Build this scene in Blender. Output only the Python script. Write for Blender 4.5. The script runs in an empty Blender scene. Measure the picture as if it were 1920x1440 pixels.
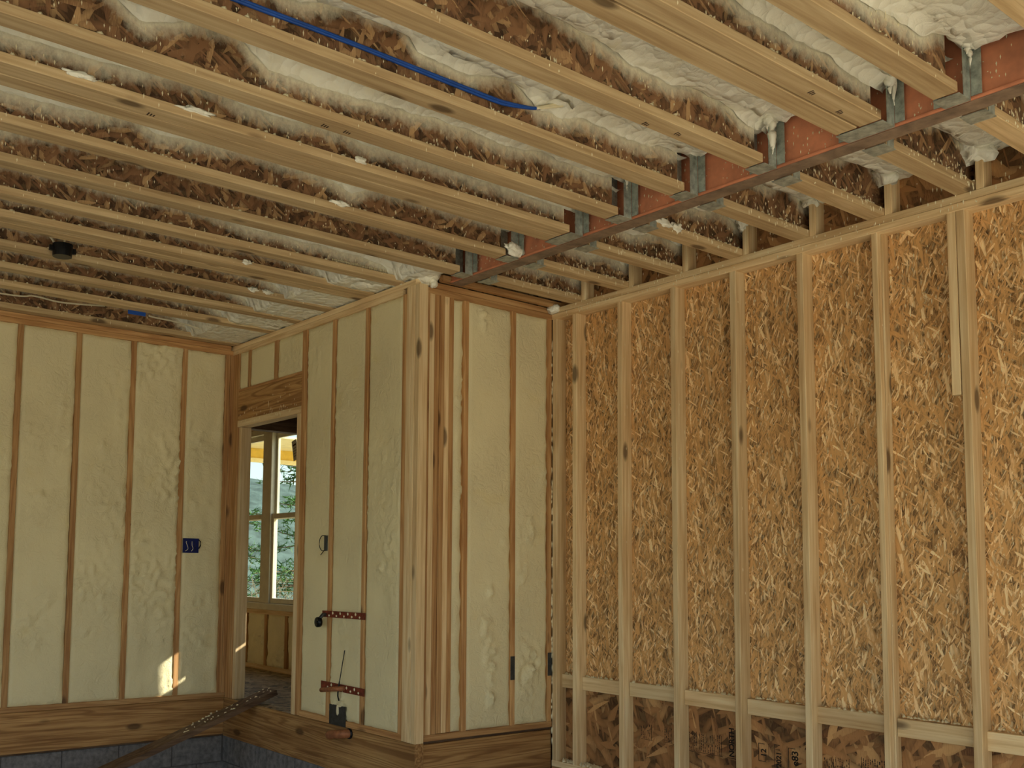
import bpy, bmesh, math, random
from mathutils import Vector, Matrix, noise as mn

random.seed(7)
SC = bpy.context.scene
COL = SC.collection
# ------------------------------------------------------------------ key dimensions (metres, slab = 0)
YL, XD, YA, XR = 7.113, 3.498, 4.686, 4.622      # left wall face, door wall face, alcove wall face, right wall face
ZF, ZPB, ZT, ZRB = 0.638, 3.307, 3.382, 0.348    # house floor, underside of top plates, top of plates, underside of rim
XOSB = XR + .089
X0, Y0 = -3.6, -4.2                              # garage extents behind / left of the camera
YG = -.3                                        # right wall left open nearer than this, added so sun bounces off the slab
ZSUB = ZT + .302                                 # underside of the subfloor above the joists
# ------------------------------------------------------------------ camera
R = [[0.7983528314, -0.6020672245, 0.0121578668],
     [0.0590271263, 0.0581470152, -0.9965614497],
     [0.5992900424, 0.7963252990, 0.0819601324]]
cam_d = bpy.data.cameras.new('camera'); cam = bpy.data.objects.new('camera', cam_d); COL.objects.link(cam)
cam_d.sensor_width = 36; cam_d.sensor_fit = 'HORIZONTAL'
cam_d.lens = 1866.798 * 36 / 1920
cam_d.shift_x = (960 - 784.977) / 1920; cam_d.shift_y = (911.091 - 720) / 1920
cam_d.clip_start = .05; cam_d.clip_end = 400
r, d, f = [Vector(v) for v in R]
M = Matrix((r, -d, -f)).transposed().to_4x4(); M.translation = (0, 0, 1.65)
cam.matrix_world = M
SC.camera = cam
# ------------------------------------------------------------------ world, sun, exposure
SUN_DIR = Vector((-.32, .148, -.193)).normalized()
w = bpy.data.worlds.new('world'); SC.world = w; w.use_nodes = True
nt = w.node_tree; nt.nodes.clear()
wo = nt.nodes.new('ShaderNodeOutputWorld'); bg = nt.nodes.new('ShaderNodeBackground')
sky = nt.nodes.new('ShaderNodeTexSky'); sky.sky_type = 'NISHITA'; sky.sun_disc = False
sky.sun_elevation = math.asin(-SUN_DIR.z); sky.sun_rotation = math.atan2(-SUN_DIR.x, -SUN_DIR.y)
sky.air_density = 1.0; sky.dust_density = 2.0
nt.links.new(sky.outputs[0], bg.inputs[0]); nt.links.new(bg.outputs[0], wo.inputs[0])
bg.inputs[1].default_value = .36
sd = bpy.data.lights.new('sun', 'SUN'); sd.energy = 10.5; sd.angle = math.radians(.6); sd.color = (1, .96, .82)
sun = bpy.data.objects.new('sun', sd); COL.objects.link(sun)
sun.rotation_euler = SUN_DIR.to_track_quat('-Z', 'Y').to_euler(); sun.location = (20, -10, 15)
vs = SC.view_settings; vs.view_transform = 'Standard'; vs.look = 'None'; vs.gamma = 1; vs.use_curve_mapping = False
vs.exposure = .16

# ------------------------------------------------------------------ material helpers
def lin(c):
    return tuple((v / 12.92 if v <= .04045 else ((v + .055) / 1.055) ** 2.4) for v in [x / 255 for x in c]) + (1,)
class G:
    def __init__(s, name):
        s.m = bpy.data.materials.new(name); s.m.use_nodes = True; s.t = s.m.node_tree
        s.t.nodes.clear()
        s.out = s.n('ShaderNodeOutputMaterial'); s.b = s.n('ShaderNodeBsdfPrincipled')
        s.t.links.new(s.b.outputs[0], s.out.inputs[0])
    def n(s, ty, **kw):
        x = s.t.nodes.new(ty)
        for k, v in kw.items(): setattr(x, k, v)
        return x
    def l(s, a, b): s.t.links.new(a, b)
    def math(s, op, a, b=None, clamp=False):
        x = s.n('ShaderNodeMath', operation=op, use_clamp=clamp)
        for i, v in enumerate((a, b)):
            if v is None: continue
            if isinstance(v, (int, float)): x.inputs[i].default_value = v
            else: s.l(v, x.inputs[i])
        return x.outputs[0]
    def mix(s, fac, a, b, mode='MIX'):
        x = s.n('ShaderNodeMix', data_type='RGBA', blend_type=mode)
        for i, v in ((0, fac), (6, a), (7, b)):
            if isinstance(v, (int, float)): x.inputs[i].default_value = v
            elif isinstance(v, tuple): x.inputs[i].default_value = v
            else: s.l(v, x.inputs[i])
        return x.outputs[2]
    def noise(s, vec, scale, detail=3, rough=.5, dist=0, dim='3D'):
        x = s.n('ShaderNodeTexNoise', noise_dimensions=dim)
        x.inputs['Scale'].default_value = scale; x.inputs['Detail'].default_value = detail
        x.inputs['Roughness'].default_value = rough; x.inputs['Distortion'].default_value = dist
        if vec is not None: s.l(vec, x.inputs['Vector'])
        return x.outputs
    def ramp(s, fac, stops):
        x = s.n('ShaderNodeValToRGB'); e = x.color_ramp.elements
        while len(e) < len(stops): e.new(.5)
        for i, (p, c) in enumerate(stops):
            e[i].position = p; e[i].color = c
        s.l(fac, x.inputs[0]); return x.outputs[0]
    def rng(s, v, a, b, c, dd):
        x = s.n('ShaderNodeMapRange'); x.inputs[1].default_value = a; x.inputs[2].default_value = b
        x.inputs[3].default_value = c; x.inputs[4].default_value = dd; s.l(v, x.inputs[0]); return x.outputs[0]
    def bump(s, h, strength, dist):
        x = s.n('ShaderNodeBump'); x.inputs['Strength'].default_value = strength; x.inputs['Distance'].default_value = dist
        s.l(h, x.inputs['Height']); s.l(x.outputs[0], s.b.inputs['Normal'])
    def fin(s, col, rough=.7, metal=0, spec=.3):
        if isinstance(col, tuple): s.b.inputs['Base Color'].default_value = col
        else: s.l(col, s.b.inputs['Base Color'])
        s.b.inputs['Roughness'].default_value = rough; s.b.inputs['Metallic'].default_value = metal
        s.b.inputs['Specular IOR Level'].default_value = spec
        return s.m

def coords(g, scale, rand=7.0):
    tc = g.n('ShaderNodeTexCoord'); oi = g.n('ShaderNodeObjectInfo')
    mp = g.n('ShaderNodeMapping'); mp.inputs['Scale'].default_value = scale
    ad = g.n('ShaderNodeVectorMath', operation='ADD')
    sc = g.n('ShaderNodeVectorMath', operation='SCALE'); sc.inputs[0].default_value = (11.3, 17.7, 23.1)
    g.l(g.math('MULTIPLY', oi.outputs['Random'], rand), sc.inputs['Scale'])
    g.l(tc.outputs['Object'], ad.inputs[0]); g.l(sc.outputs[0], ad.inputs[1])
    g.l(ad.outputs[0], mp.inputs[0])
    return mp.outputs[0], oi.outputs['Random'], ad.outputs[0]

def wood(name, axis, light, mid, dark, rings=.35, knots=True, rough=.65):
    g = G(name)
    a = 'xyz'.index(axis)
    sc = [1, 1, 1]; sc[a] = .045
    v, rnd, raw = coords(g, tuple(sc))
    n1 = g.noise(v, 38, 4, .6)[0]
    n2 = g.noise(v, 9, 2, .5, .4)[0]
    wv = g.math('SINE', g.math('MULTIPLY', n2, 70))
    c = g.ramp(n1, [(.28, lin(dark)), (.5, lin(mid)), (.72, lin(light))])
    ringc = g.mix(g.math('MULTIPLY', g.rng(wv, .2, 1, 0, 1), rings), c, lin(dark))
    sck = [5.5, 5.5, 5.5]; sck[a] = 2.2
    mp = g.n('ShaderNodeMapping'); mp.inputs['Scale'].default_value = tuple(sck); g.l(raw, mp.inputs[0])
    if knots:
        vo = g.n('ShaderNodeTexVoronoi'); vo.inputs['Scale'].default_value = 1; g.l(mp.outputs[0], vo.inputs['Vector'])
        k = g.rng(vo.outputs['Distance'], .09, .16, 1, 0)
        ringc = g.mix(g.math('MULTIPLY', k, .75), ringc, lin((70, 44, 22)))
    hs = g.n('ShaderNodeHueSaturation'); g.l(ringc, hs.inputs['Color'])
    g.l(g.rng(rnd, 0, 1, .86, 1.12), hs.inputs['Value'])
    big = g.noise(raw, 1.7, 2)[0]
    col = g.mix(g.rng(big, .35, .7, 0, .25), hs.outputs[0], lin(dark), 'MULTIPLY')
    g.bump(n1, .25, .004)
    return g.fin(col, rough)

FOAM_C = (242, 235, 208)
def osb(name, uax, vax, lay, light, mid, dark, scale=1., overspray=False, ang=0., sp=.25):
    """overlapping strands: several rotated stretched Voronoi layers, the higher-ranked chip on top"""
    g = G(name)
    tc = g.n('ShaderNodeTexCoord'); sx = g.n('ShaderNodeSeparateXYZ'); g.l(tc.outputs['Object'], sx.inputs[0])
    cb = g.n('ShaderNodeCombineXYZ'); oi = g.n('ShaderNodeObjectInfo')
    g.l(g.math('ADD', sx.outputs[uax], g.math('MULTIPLY', oi.outputs['Random'], 13)), cb.inputs[0]); g.l(sx.outputs[vax], cb.inputs[1])
    ns = g.noise(cb.outputs[0], 6, 2, .5)
    ds = g.n('ShaderNodeVectorMath', operation='SCALE'); g.l(ns[1], ds.inputs[0]); ds.inputs['Scale'].default_value = .010
    ad = g.n('ShaderNodeVectorMath', operation='ADD'); g.l(cb.outputs[0], ad.inputs[0]); g.l(ds.outputs[0], ad.inputs[1])
    pr = hh = gr = None
    for a, wd, ln in lay:
        m1 = g.n('ShaderNodeMapping'); m1.inputs['Rotation'].default_value = (0, 0, a + ang); g.l(ad.outputs[0], m1.inputs[0])
        m2 = g.n('ShaderNodeMapping'); m2.inputs['Scale'].default_value = (1 / (wd * scale), 1 / (ln * scale), 1)
        m2.inputs['Location'].default_value = (a * 37, wd * 911, 0); g.l(m1.outputs[0], m2.inputs[0])
        vo = g.n('ShaderNodeTexVoronoi', voronoi_dimensions='2D'); vo.inputs['Scale'].default_value = 1; g.l(m2.outputs[0], vo.inputs['Vector'])
        s3 = g.n('ShaderNodeSeparateColor'); g.l(vo.outputs['Color'], s3.inputs[0])
        p = g.math('SUBTRACT', s3.outputs[0], g.math('MULTIPLY', vo.outputs['Distance'], .25))
        if pr is None: pr, hh = p, s3.outputs[1]
        else:
            gt = g.math('GREATER_THAN', p, pr)
            def mixf(x, y):
                mx = g.n('ShaderNodeMix', data_type='FLOAT'); g.l(gt, mx.inputs[0]); g.l(x, mx.inputs[2]); g.l(y, mx.inputs[3]); return mx.outputs[0]
            hh = mixf(hh, s3.outputs[1]); pr = mixf(pr, p)
    mg = g.n('ShaderNodeMapping'); mg.inputs['Scale'].default_value = (260, 30, 1); mg.inputs['Rotation'].default_value = (0, 0, ang); g.l(ad.outputs[0], mg.inputs[0])
    gr = g.noise(mg.outputs[0], 1.0, 2, .6, 0, '2D')[0]
    tone = g.math('ADD', g.math('MULTIPLY', hh, .75), g.math('MULTIPLY', gr, .35))
    c = g.ramp(tone, [(.10, lin(dark)), (.30, lin(mid)), (.66, lin(mid)), (.92, lin(light))])
    sh = g.rng(pr, .50, .86, .30, 1.16)  # shadow around strands painted in: lower-ranked chips get darker
    hs = g.n('ShaderNodeHueSaturation'); g.l(c, hs.inputs['Color']); g.l(sh, hs.inputs['Value'])
    col = hs.outputs[0]
    if overspray:
        at = g.n('ShaderNodeAttribute'); at.attribute_name = 'foam'
        m3 = g.n('ShaderNodeMapping'); m3.inputs['Scale'].default_value = (1, 1, .7); g.l(tc.outputs['Object'], m3.inputs[0])
        fz = g.noise(m3.outputs[0], 30, 5, .75)[0]
        fac = g.rng(g.math('ADD', at.outputs['Fac'], g.math('MULTIPLY', g.math('SUBTRACT', fz, .5), 1.1)), .12, .95, 0, 1)
        col = g.mix(fac, col, lin(FOAM_C))
    g.bump(g.math('ADD', pr, g.math('MULTIPLY', gr, .3)), .4, .004)
    return g.fin(col, .6, 0, sp)

def foam(name, base, bscale=26, bstr=.55, spec=.35, cells=False):
    g = G(name)
    tc = g.n('ShaderNodeTexCoord'); o = tc.outputs['Object']
    n1 = g.noise(o, bscale, 3, .55, .9)[0]
    rid = g.math('SUBTRACT', 1.0, g.math('ABSOLUTE', g.math('SUBTRACT', g.math('MULTIPLY', n1, 2), 1)))
    n2 = g.noise(o, bscale * 7, 3, .6)[0]
    big = g.noise(o, 2.1, 2)[0]
    msk = g.rng(big, .38, .62, .25, 1)
    c = g.mix(g.rng(big, .3, .7, 0, 1), lin(base), lin(tuple(int(x * .95) for x in base)))
    yel = g.rng(g.noise(o, 5.5, 2)[0], .62, .8, 0, .3)
    c = g.mix(yel, c, lin((226, 204, 132)))
    hgt = g.math('ADD', g.math('MULTIPLY', rid, msk), g.math('MULTIPLY', n2, .22))
    if cells:
        wv = g.n('ShaderNodeVectorMath', operation='SCALE'); g.l(g.noise(o, 9, 2)[1], wv.inputs[0]); wv.inputs['Scale'].default_value = .09
        av = g.n('ShaderNodeVectorMath', operation='ADD'); g.l(o, av.inputs[0]); g.l(wv.outputs[0], av.inputs[1])
        vo = g.n('ShaderNodeTexVoronoi'); vo.inputs['Scale'].default_value = 21; g.l(av.outputs[0], vo.inputs['Vector'])
        hgt = g.math('SUBTRACT', g.math('MULTIPLY', hgt, .6), g.math('MULTIPLY', g.math('POWER', vo.outputs['Distance'], 2.0), 2.2))
    g.bump(hgt, bstr, .02)
    return g.fin(c, .5, 0, spec)

def plain(name, c, rough=.6, metal=0, var=.12, scale=14, spec=.3, bump=0):
    g = G(name)
    tc = g.n('ShaderNodeTexCoord')
    n = g.noise(tc.outputs['Object'], scale, 4, .6)[0]
    col = g.mix(g.rng(n, .3, .7, 0, 1), lin(tuple(int(x * (1 - var)) for x in c)), lin(tuple(min(255, int(x * (1 + var))) for x in c)))
    if bump: g.bump(n, bump, .01)
    return g.fin(col, rough, metal, spec)

STUD = dict(light=(244, 224, 180), mid=(232, 204, 156), dark=(202, 166, 116))
PINE = dict(light=(216, 176, 122), mid=(198, 152, 98), dark=(160, 112, 66))
MT = {}
for ax in 'xyz':
    MT['stud_' + ax] = wood('spruce_' + ax, ax, **STUD, rings=.25)
    MT['pine_' + ax] = wood('pine_' + ax, ax, **PINE, rings=.5)
    MT['rim_' + ax] = wood('fir_plank_' + ax, ax, (206, 166, 108), (184, 140, 86), (136, 94, 52), rings=.75)
MT['flange'] = wood('joist_flange_wood', 'x', (222, 198, 154), (204, 176, 132), (176, 146, 104), rings=.3, knots=True)
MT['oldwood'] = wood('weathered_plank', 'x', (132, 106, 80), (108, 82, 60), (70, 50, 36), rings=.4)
LAY_V = [(.04, .010, .075), (-.30, .009, .06), (.42, .011, .06), (-.10, .006, .035), (.95, .009, .06), (-.75, .010, .055), (.18, .018, .11), (-.5, .005, .06)]
LAY_B = [(.1, .03, .12), (-.5, .04, .10), (.7, .028, .14), (1.3, .03, .11), (-1.0, .016, .12)]
MT['osb_fine'] = osb('osb_upper_sheet', 1, 2, LAY_V, (250, 220, 168), (208, 160, 102), (84, 52, 30))
MT['osb_coarse'] = osb('osb_lower_sheet', 1, 2, LAY_B, (196, 152, 100), (162, 116, 72), (104, 66, 40), 1.2, ang=1.25)
MT['osb_web'] = osb('osb_joist_web', 0, 2, LAY_B, (186, 150, 106), (134, 98, 68), (72, 50, 36), .8, overspray=True)
MT['osb_plain'] = osb('osb_decking', 0, 1, LAY_B, (186, 166, 130), (158, 136, 102), (116, 94, 68), 1.1)
MT['foam_wall'] = foam('wall_spray_foam', (236, 223, 177), 17, .4)
MT['foam_ceil'] = foam('ceiling_spray_foam', (252, 248, 228), 20, .42, cells=True)
MT['foam_drop'] = plain('foam_drop', (240, 228, 190), .6, 0, .04)
MT['steel_red'] = plain('red_primer_steel', (208, 134, 98), .5, 0, .16, 5, .4)
MT['steel_dark'] = plain('mill_scale_steel', (136, 116, 98), .55, .2, .2, 12, .4)
MT['galv'] = plain('galvanised_steel', (164, 170, 160), .42, .45, .2, 30)
MT['block'] = plain('concrete_block', (118, 114, 112), .9, 0, .18, 24, .1, .5)
MT['mortar'] = plain('mortar', (92, 88, 86), .95, 0, .1, 40, .1, .4)
MT['slab'] = plain('concrete_slab', (206, 200, 184), .85, 0, .12, 3, .2, .2)
MT['vinyl'] = plain('window_vinyl', (214, 206, 178), .4, 0, .03)
MT['blue'] = plain('blue_cable_jacket', (30, 78, 160), .4, 0, .1)
MT['bluebox'] = plain('blue_plastic', (24, 34, 96), .4, 0, .15)
MT['black'] = plain('black_plastic', (14, 14, 16), .35, 0, .2)
MT['whitecable'] = plain('white_cable_jacket', (226, 216, 186), .5, 0, .05)
MT['redstrap'] = plain('rusty_red_strap', (122, 58, 40), .6, .3, .25, 40)
MT['copper'] = plain('copper_pipe', (160, 104, 70), .5, .3, .15, 30)
MT['slate'] = plain('grey_nail_plate', (74, 76, 76), .45, .6, .12, 30)
MT['ink'] = plain('stamp_ink', (26, 20, 18), .8, 0, .1)
MT['inkfade'] = plain('faded_stamp_ink', (62, 46, 36), .8, 0, .2)
MT['paper'] = plain('paper_label', (190, 186, 170), .8, 0, .04)
MT['porch'] = plain('porch_paint', (226, 190, 84), .6, 0, .05)
MT['porchlight'] = plain('porch_soffit_paint', (236, 222, 170), .6, 0, .04)
MT['ground'] = plain('dry_ground', (186, 176, 150), .95, 0, .2, 1.2, .1, .4)
MT['bark'] = plain('bark', (110, 92, 72), .9, 0, .25, 12, .1, .5)
MT['twig'] = plain('dry_twig', (128, 118, 92), .9, 0, .2, 5)
MT['needle'] = plain('evergreen_needles', (58, 92, 40), .7, 0, .35, 3)
MT['hill'] = plain('wooded_hill', (82, 96, 90), .95, 0, .25, .9, .1)
gl = G('window_glass')
tr = gl.n('ShaderNodeBsdfTransparent'); gs = gl.n('ShaderNodeBsdfGlossy'); gs.inputs['Roughness'].default_value = .02
ms = gl.n('ShaderNodeMixShader'); ms.inputs[0].default_value = .05
tr.inputs[0].default_value = (.74, .80, .76, 1)
gl.l(tr.outputs[0], ms.inputs[1]); gl.l(gs.outputs[0], ms.inputs[2]); gl.l(ms.outputs[0], gl.out.inputs[0])
MT['glass'] = gl.m

# ------------------------------------------------------------------ object helpers
def obj(name, mesh, mat=None, parent=None):
    o = bpy.data.objects.new(name, mesh); COL.objects.link(o)
    if mat: mesh.materials.append(MT[mat])
    if parent is not None:
        o.parent = parent
        o.matrix_parent_inverse = Matrix.Translation(-parent.location)
    return o
def tag(o, label, cat=None, group=None, kind=None):
    if label: o['label'] = label
    if cat: o['category'] = cat
    if group: o['group'] = group
    if kind: o['kind'] = kind
    return o
def empty(name, loc, label=None, cat=None, group=None, kind=None, parent=None):
    o = bpy.data.objects.new(name, None); COL.objects.link(o); o.empty_display_size = .1
    o.location = loc
    if parent is not None:
        o.parent = parent; o.matrix_parent_inverse = Matrix.Translation(-parent.location)
        o.location = loc
    return tag(o, label, cat, group, kind)
def pydata(name, vs_, fs, mat, parent=None, smooth=False):
    me = bpy.data.meshes.new(name); me.from_pydata(vs_, [], fs); me.update()
    if smooth:
        for p in me.polygons: p.use_smooth = True
    return obj(name, me, mat, parent)

def lumber(name, x0, x1, y0, y1, z0, z1, mat, parent, bow=None, ch=.0025, segs=1):
    """a board: chamfered rectangle swept along its longest side, optionally bowed"""
    lo = [min(x0, x1), min(y0, y1), min(z0, z1)]; hi = [max(x0, x1), max(y0, y1), max(z0, z1)]
    sz = [hi[i] - lo[i] for i in range(3)]
    a = sz.index(max(sz)); b, c = [(1, 2), (2, 0), (0, 1)][a]
    ch = min(ch, sz[b] * .2, sz[c] * .2)
    if bow: segs = max(segs, 10)
    prof = [(lo[b] + ch, lo[c]), (hi[b] - ch, lo[c]), (hi[b], lo[c] + ch), (hi[b], hi[c] - ch),
            (hi[b] - ch, hi[c]), (lo[b] + ch, hi[c]), (lo[b], hi[c] - ch), (lo[b], lo[c] + ch)]
    vs_, fs = [], []
    for i in range(segs + 1):
        t = i / segs; s = math.sin(math.pi * t)
        for pb, pc in prof:
            p = [0, 0, 0]; p[a] = lo[a] + t * sz[a]; p[b] = pb; p[c] = pc
            if bow:
                for k in range(3): p[k] += bow[k] * s
            vs_.append(p)
    for i in range(segs):
        for j in range(8):
            k = (j + 1) % 8
            fs.append((i * 8 + j, i * 8 + k, i * 8 + 8 + k, i * 8 + 8 + j))
    fs.append(tuple(range(7, -1, -1))); fs.append(tuple(range(segs * 8, segs * 8 + 8)))
    return pydata(name, vs_, fs, mat, parent)

def tubev(pts, rad, n=8):
    vs_, fs = [], []
    pts = [Vector(p) for p in pts]
    for i, p in enumerate(pts):
        t = (pts[min(i + 1, len(pts) - 1)] - pts[max(i - 1, 0)]).normalized()
        u = t.cross(Vector((0, 0, 1)));
        if u.length < .05: u = t.cross(Vector((0, 1, 0)))
        u.normalize(); v = t.cross(u)
        rr = rad[i] if isinstance(rad, (list, tuple)) else rad
        for k in range(n):
            a = 2 * math.pi * k / n; vs_.append(p + (u * math.cos(a) + v * math.sin(a)) * rr)
    for i in range(len(pts) - 1):
        for k in range(n):
            q = (k + 1) % n; fs.append((i * n + k, i * n + q, i * n + n + q, i * n + n + k))
    fs.append(tuple(range(n - 1, -1, -1))); b = (len(pts) - 1) * n; fs.append(tuple(range(b, b + n)))
    return vs_, fs
def tube(name, pts, rad, mat, parent=None, n=8):
    return pydata(name, *tubev(pts, rad, n), mat, parent, True)
def spline(pts, m=10):
    out = []; P = [Vector(p) for p in pts]; P = [P[0] * 2 - P[1]] + P + [P[-1] * 2 - P[-2]]
    for i in range(1, len(P) - 2):
        for k in range(m):
            t = k / m; a, b, c, e = P[i - 1:i + 3]
            out.append(.5 * ((2 * b) + (c - a) * t + (2 * a - 5 * b + 4 * c - e) * t * t + (3 * b - a - 3 * c + e) * t ** 3))
    out.append(P[-2]); return out
def blob(name, c, rad, mat, parent=None, seed=0, amp=.35, fr=9, sub=3):
    bm = bmesh.new(); bmesh.ops.create_icosphere(bm, subdivisions=sub, radius=1)
    for v in bm.verts:
        k = 1 + amp * mn.noise(Vector((v.co.x * 1.6 + seed, v.co.y * 1.6, v.co.z * 1.6))) + amp * .4 * mn.noise(v.co * fr + Vector((seed, 0, 0)))
        v.co = Vector((c[0] + v.co.x * rad[0] * k, c[1] + v.co.y * rad[1] * k, c[2] + v.co.z * rad[2] * k))
    me = bpy.data.meshes.new(name); bm.to_mesh(me); bm.free()
    for p in me.polygons: p.use_smooth = True
    return obj(name, me, mat, parent)
class Drops:
    """foam droplets: small stretched octahedra pressed onto a surface"""
    def __init__(s): s.v, s.f = [], []
    def add(s, p, nrm, a, b, down=Vector((0, 0, -1))):
        n = Vector(nrm); t = (down - n * down.dot(n))
        if t.length < .1: t = Vector((1, 0, 0)) - n * n.x
        t.normalize(); u = n.cross(t); i = len(s.v); p = Vector(p)
        s.v += [p + t * b, p + u * a - t * b * .2, p - t * b, p - u * a - t * b * .2, p + n * a * 1.1 + t * b * .3, p + n * a * .8 - t * b * .35]
        s.f += [(i, i + 1, i + 4), (i + 1, i + 5, i + 4), (i + 1, i + 2, i + 5), (i + 2, i + 3, i + 5), (i + 3, i + 4, i + 5), (i + 3, i, i + 4)]
    def done(s, name, parent):
        o = pydata(name, s.v, s.f, 'foam_drop', parent, True); o['kind'] = 'stuff'; return o
rnd = random.Random(3)
def U(a, b): return rnd.uniform(a, b)

def fbm(x, y, z, f, o=3):
    s, a = 0, 1
    for i in range(o):
        s += a * mn.noise(Vector((x * f, y * f, z * f))); f *= 2.1; a *= .5
    return s
def foam_panel(parent, axis, u0, u1, z0, z1, face, seed, rough=1., proud=-.004, step=.017, lumps=()):
    """sprayed fill between two studs: 'x' panel faces -Y and spans X, 'y' panel faces -X and spans Y"""
    nu = max(4, int((u1 - u0) / step)); nz = max(4, int((z1 - z0) / step))
    vs_, fs = [], []
    for j in range(nz + 1):
        for i in range(nu + 1):
            u = u0 + (u1 - u0) * i / nu; z = z0 + (z1 - z0) * j / nz
            e = min(i, nu - i) / max(1, nu) * (u1 - u0); ez = min(j, nz - j) / nz * (z1 - z0)
            k = fbm(u + seed * 5.3, z, seed, 1.7, 2)
            d = proud + .003 * fbm(u + seed * 3.1, z * .8, seed, 9, 3) * rough
            m = max(0, k - .10) * 2.4
            d += min(1, m) * rough * .013 * max(-.1, fbm(u * 1.2 + seed, z, seed + 4, 24, 3) + .1)
            for lu, lz, lr, lh, *asp in lumps:
                q = ((u - lu) / lr) ** 2 + ((z - lz) / (lr * (asp[0] if asp else 1.6))) ** 2
                if q < 4: d += lh * math.exp(-q) * (.6 + 1.9 * fbm(u, z, seed, 26, 3))
            edge = min(e, ez)
            d -= .012 * max(0, 1 - edge / .012) * (1 + .8 * mn.noise(Vector((u * 20, z * 12, seed))))
            if axis == 'x': vs_.append((u, face - d, z))
            else: vs_.append((face - d, u, z))
    w_ = nu + 1
    for j in range(nz):
        for i in range(nu):
            q = (j * w_ + i, j * w_ + i + 1, (j + 1) * w_ + i + 1, (j + 1) * w_ + i)
            fs.append(q if axis == 'x' else q[::-1])
    return pydata('spray_foam', vs_, fs, 'foam_wall', parent, True)

# ================================================================== STRUCTURE
# ---- floors
fl = tag(pydata('floor', [(X0, Y0 - 6, 0), (XR + .3, Y0 - 6, 0), (XR + .3, YL + .2, 0), (X0, YL + .2, 0), (X0, Y0 - 6, -.1), (XR + .3, Y0 - 6, -.1), (XR + .3, YL + .2, -.1), (X0, YL + .2, -.1)],
    [(0, 1, 2, 3), (7, 6, 5, 4), (0, 4, 5, 1), (1, 5, 6, 2), (2, 6, 7, 3), (3, 7, 4, 0)], 'slab'), 'grey concrete garage slab below the walls', 'floor', kind='structure')
fh = empty('floor_hall', (4.1, 7, ZF), 'brown deck floor seen through the doorway', 'floor', kind='structure')
for k in range(4):
    lumber('deck_sheet', XD + .045 + (.018 if k < 1 else 0), 4.80, 4.80 + k * 1.45, 4.80 + (k + 1) * 1.45 - .003, ZF - .02, ZF, 'osb_plain', fh)
lumber('threshold_sheet', XD + .002, XD + .047, 6.086, 6.964, ZF - .018, ZF + .001, 'osb_plain', fh)

# ---- left wall
wl = empty('wall_left', (0, YL, ZF), 'far left stud wall filled with cream spray foam', 'wall', kind='structure')
sx_ = [1.8605 + .4064 * k for k in range(-13, 4)]
for i, x in enumerate(sx_):
    lumber('stud', x, x + .038, YL, YL + .089, ZF + .038, ZPB, 'pine_z', wl, bow=(.004 * math.sin(i * 2.3), 0, 0))
lumber('stud', 3.437, 3.474, YL, YL + .089, ZF + .038, ZPB, 'pine_z', wl)
lumber('stud', 3.476, XD + .01, YL - .002, YL + .089, ZF + .038, ZPB, 'pine_z', wl)
lumber('bottom_plate', X0, 3.50, YL - .002, YL + .089, ZF, ZF + .038, 'pine_x', wl)
lumber('top_plate', X0, 3.50, YL - .003, YL + .089, ZPB, ZPB + .0365, 'pine_x', wl)
lumber('top_plate', X0, 3.48, YL, YL + .089, ZPB + .038, ZT, 'pine_x', wl)
lumber('rim_board', X0, 3.50, YL + .006, YL + .044, ZRB + .012, ZF - .002, 'rim_x', wl)
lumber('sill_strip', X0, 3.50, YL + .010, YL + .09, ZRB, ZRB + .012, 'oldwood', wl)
lumber('sheathing', X0, 3.6, YL + .09, YL + .101, .3, ZSUB, 'osb_plain', wl)
edges = [x for x in sx_] + [3.437]
for i in range(len(edges) - 1):
    lm = []
    if edges[i] > 1.7:
        k = i % 4
        lm = [(edges[i] + .2 + .05 * (k - 1), 2.17 - .05 * (i % 3), .11, .016, .22), (edges[i] + .28, 1.45 - .06 * k, .06, .014, .6), (edges[i] + .16, 1.36 - .1 * k, .05, .014, .8), (edges[i] + .1 + .06 * k, 2.5, .03, .012), (edges[i] + .33, 2.75, .02, .010, 6)]
        if i == 15: lm += [(3.3, 1.95, .10, .016, .9), (3.35, 1.25, .07, .018, 2.2), (3.25, 1.2, .05, .012), (3.3, 2.6, .12, .012, 2.), (3.4, .72, .07, .012)]
    foam_panel(wl, 'x', edges[i] + .038, edges[i + 1], ZF + .038, ZPB, YL, i, 1.3 if i < 15 else 2.6, lumps=lm)
# ---- door wall
wd = empty('wall_door_side', (XD, 6, ZF), 'stud wall with the open doorway and cream foam bays', 'wall', kind='structure')
D1 = XD + .089
lumber('top_plate', XD - .002, D1, 4.83, YL, ZPB, ZPB + .0365, 'stud_y', wd)
lumber('top_plate', XD, D1, 4.70, YL + .08, ZPB + .038, ZT, 'stud_y', wd)
lumber('bottom_plate', XD, D1, 4.786, 5.967, ZF, ZF + .038, 'pine_y', wd)
for y in (5.197, 5.595):
    lumber('stud', XD, D1, y, y + .038, ZF + .038, ZPB, 'pine_z', wd, bow=(0, .003, 0))
lumber('jack_stud', XD - .001, D1, 6.032, 6.084, ZF, 2.722, 'stud_z', wd)
lumber('king_stud', XD, D1, 5.967, 6.030, ZF + .002, ZPB, 'pine_z', wd)
lumber('jack_stud', XD + .012, D1 + .012, 6.965, 7.003, ZF, 2.722, 'stud_z', wd)
lumber('king_stud', XD, D1, 7.004, 7.040, ZF, ZPB, 'pine_z', wd)
lumber('corner_stud', XD + .003, D1, 7.041, YL - .003, ZF, ZPB, 'pine_z', wd)
lumber('door_header', XD, D1, 6.032, 7.003, 2.776, 3.0, 'rim_y', wd)
lumber('header_plate', XD - .002, D1, 6.032, 7.003, 2.724, 2.774, 'stud_y', wd)
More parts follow.
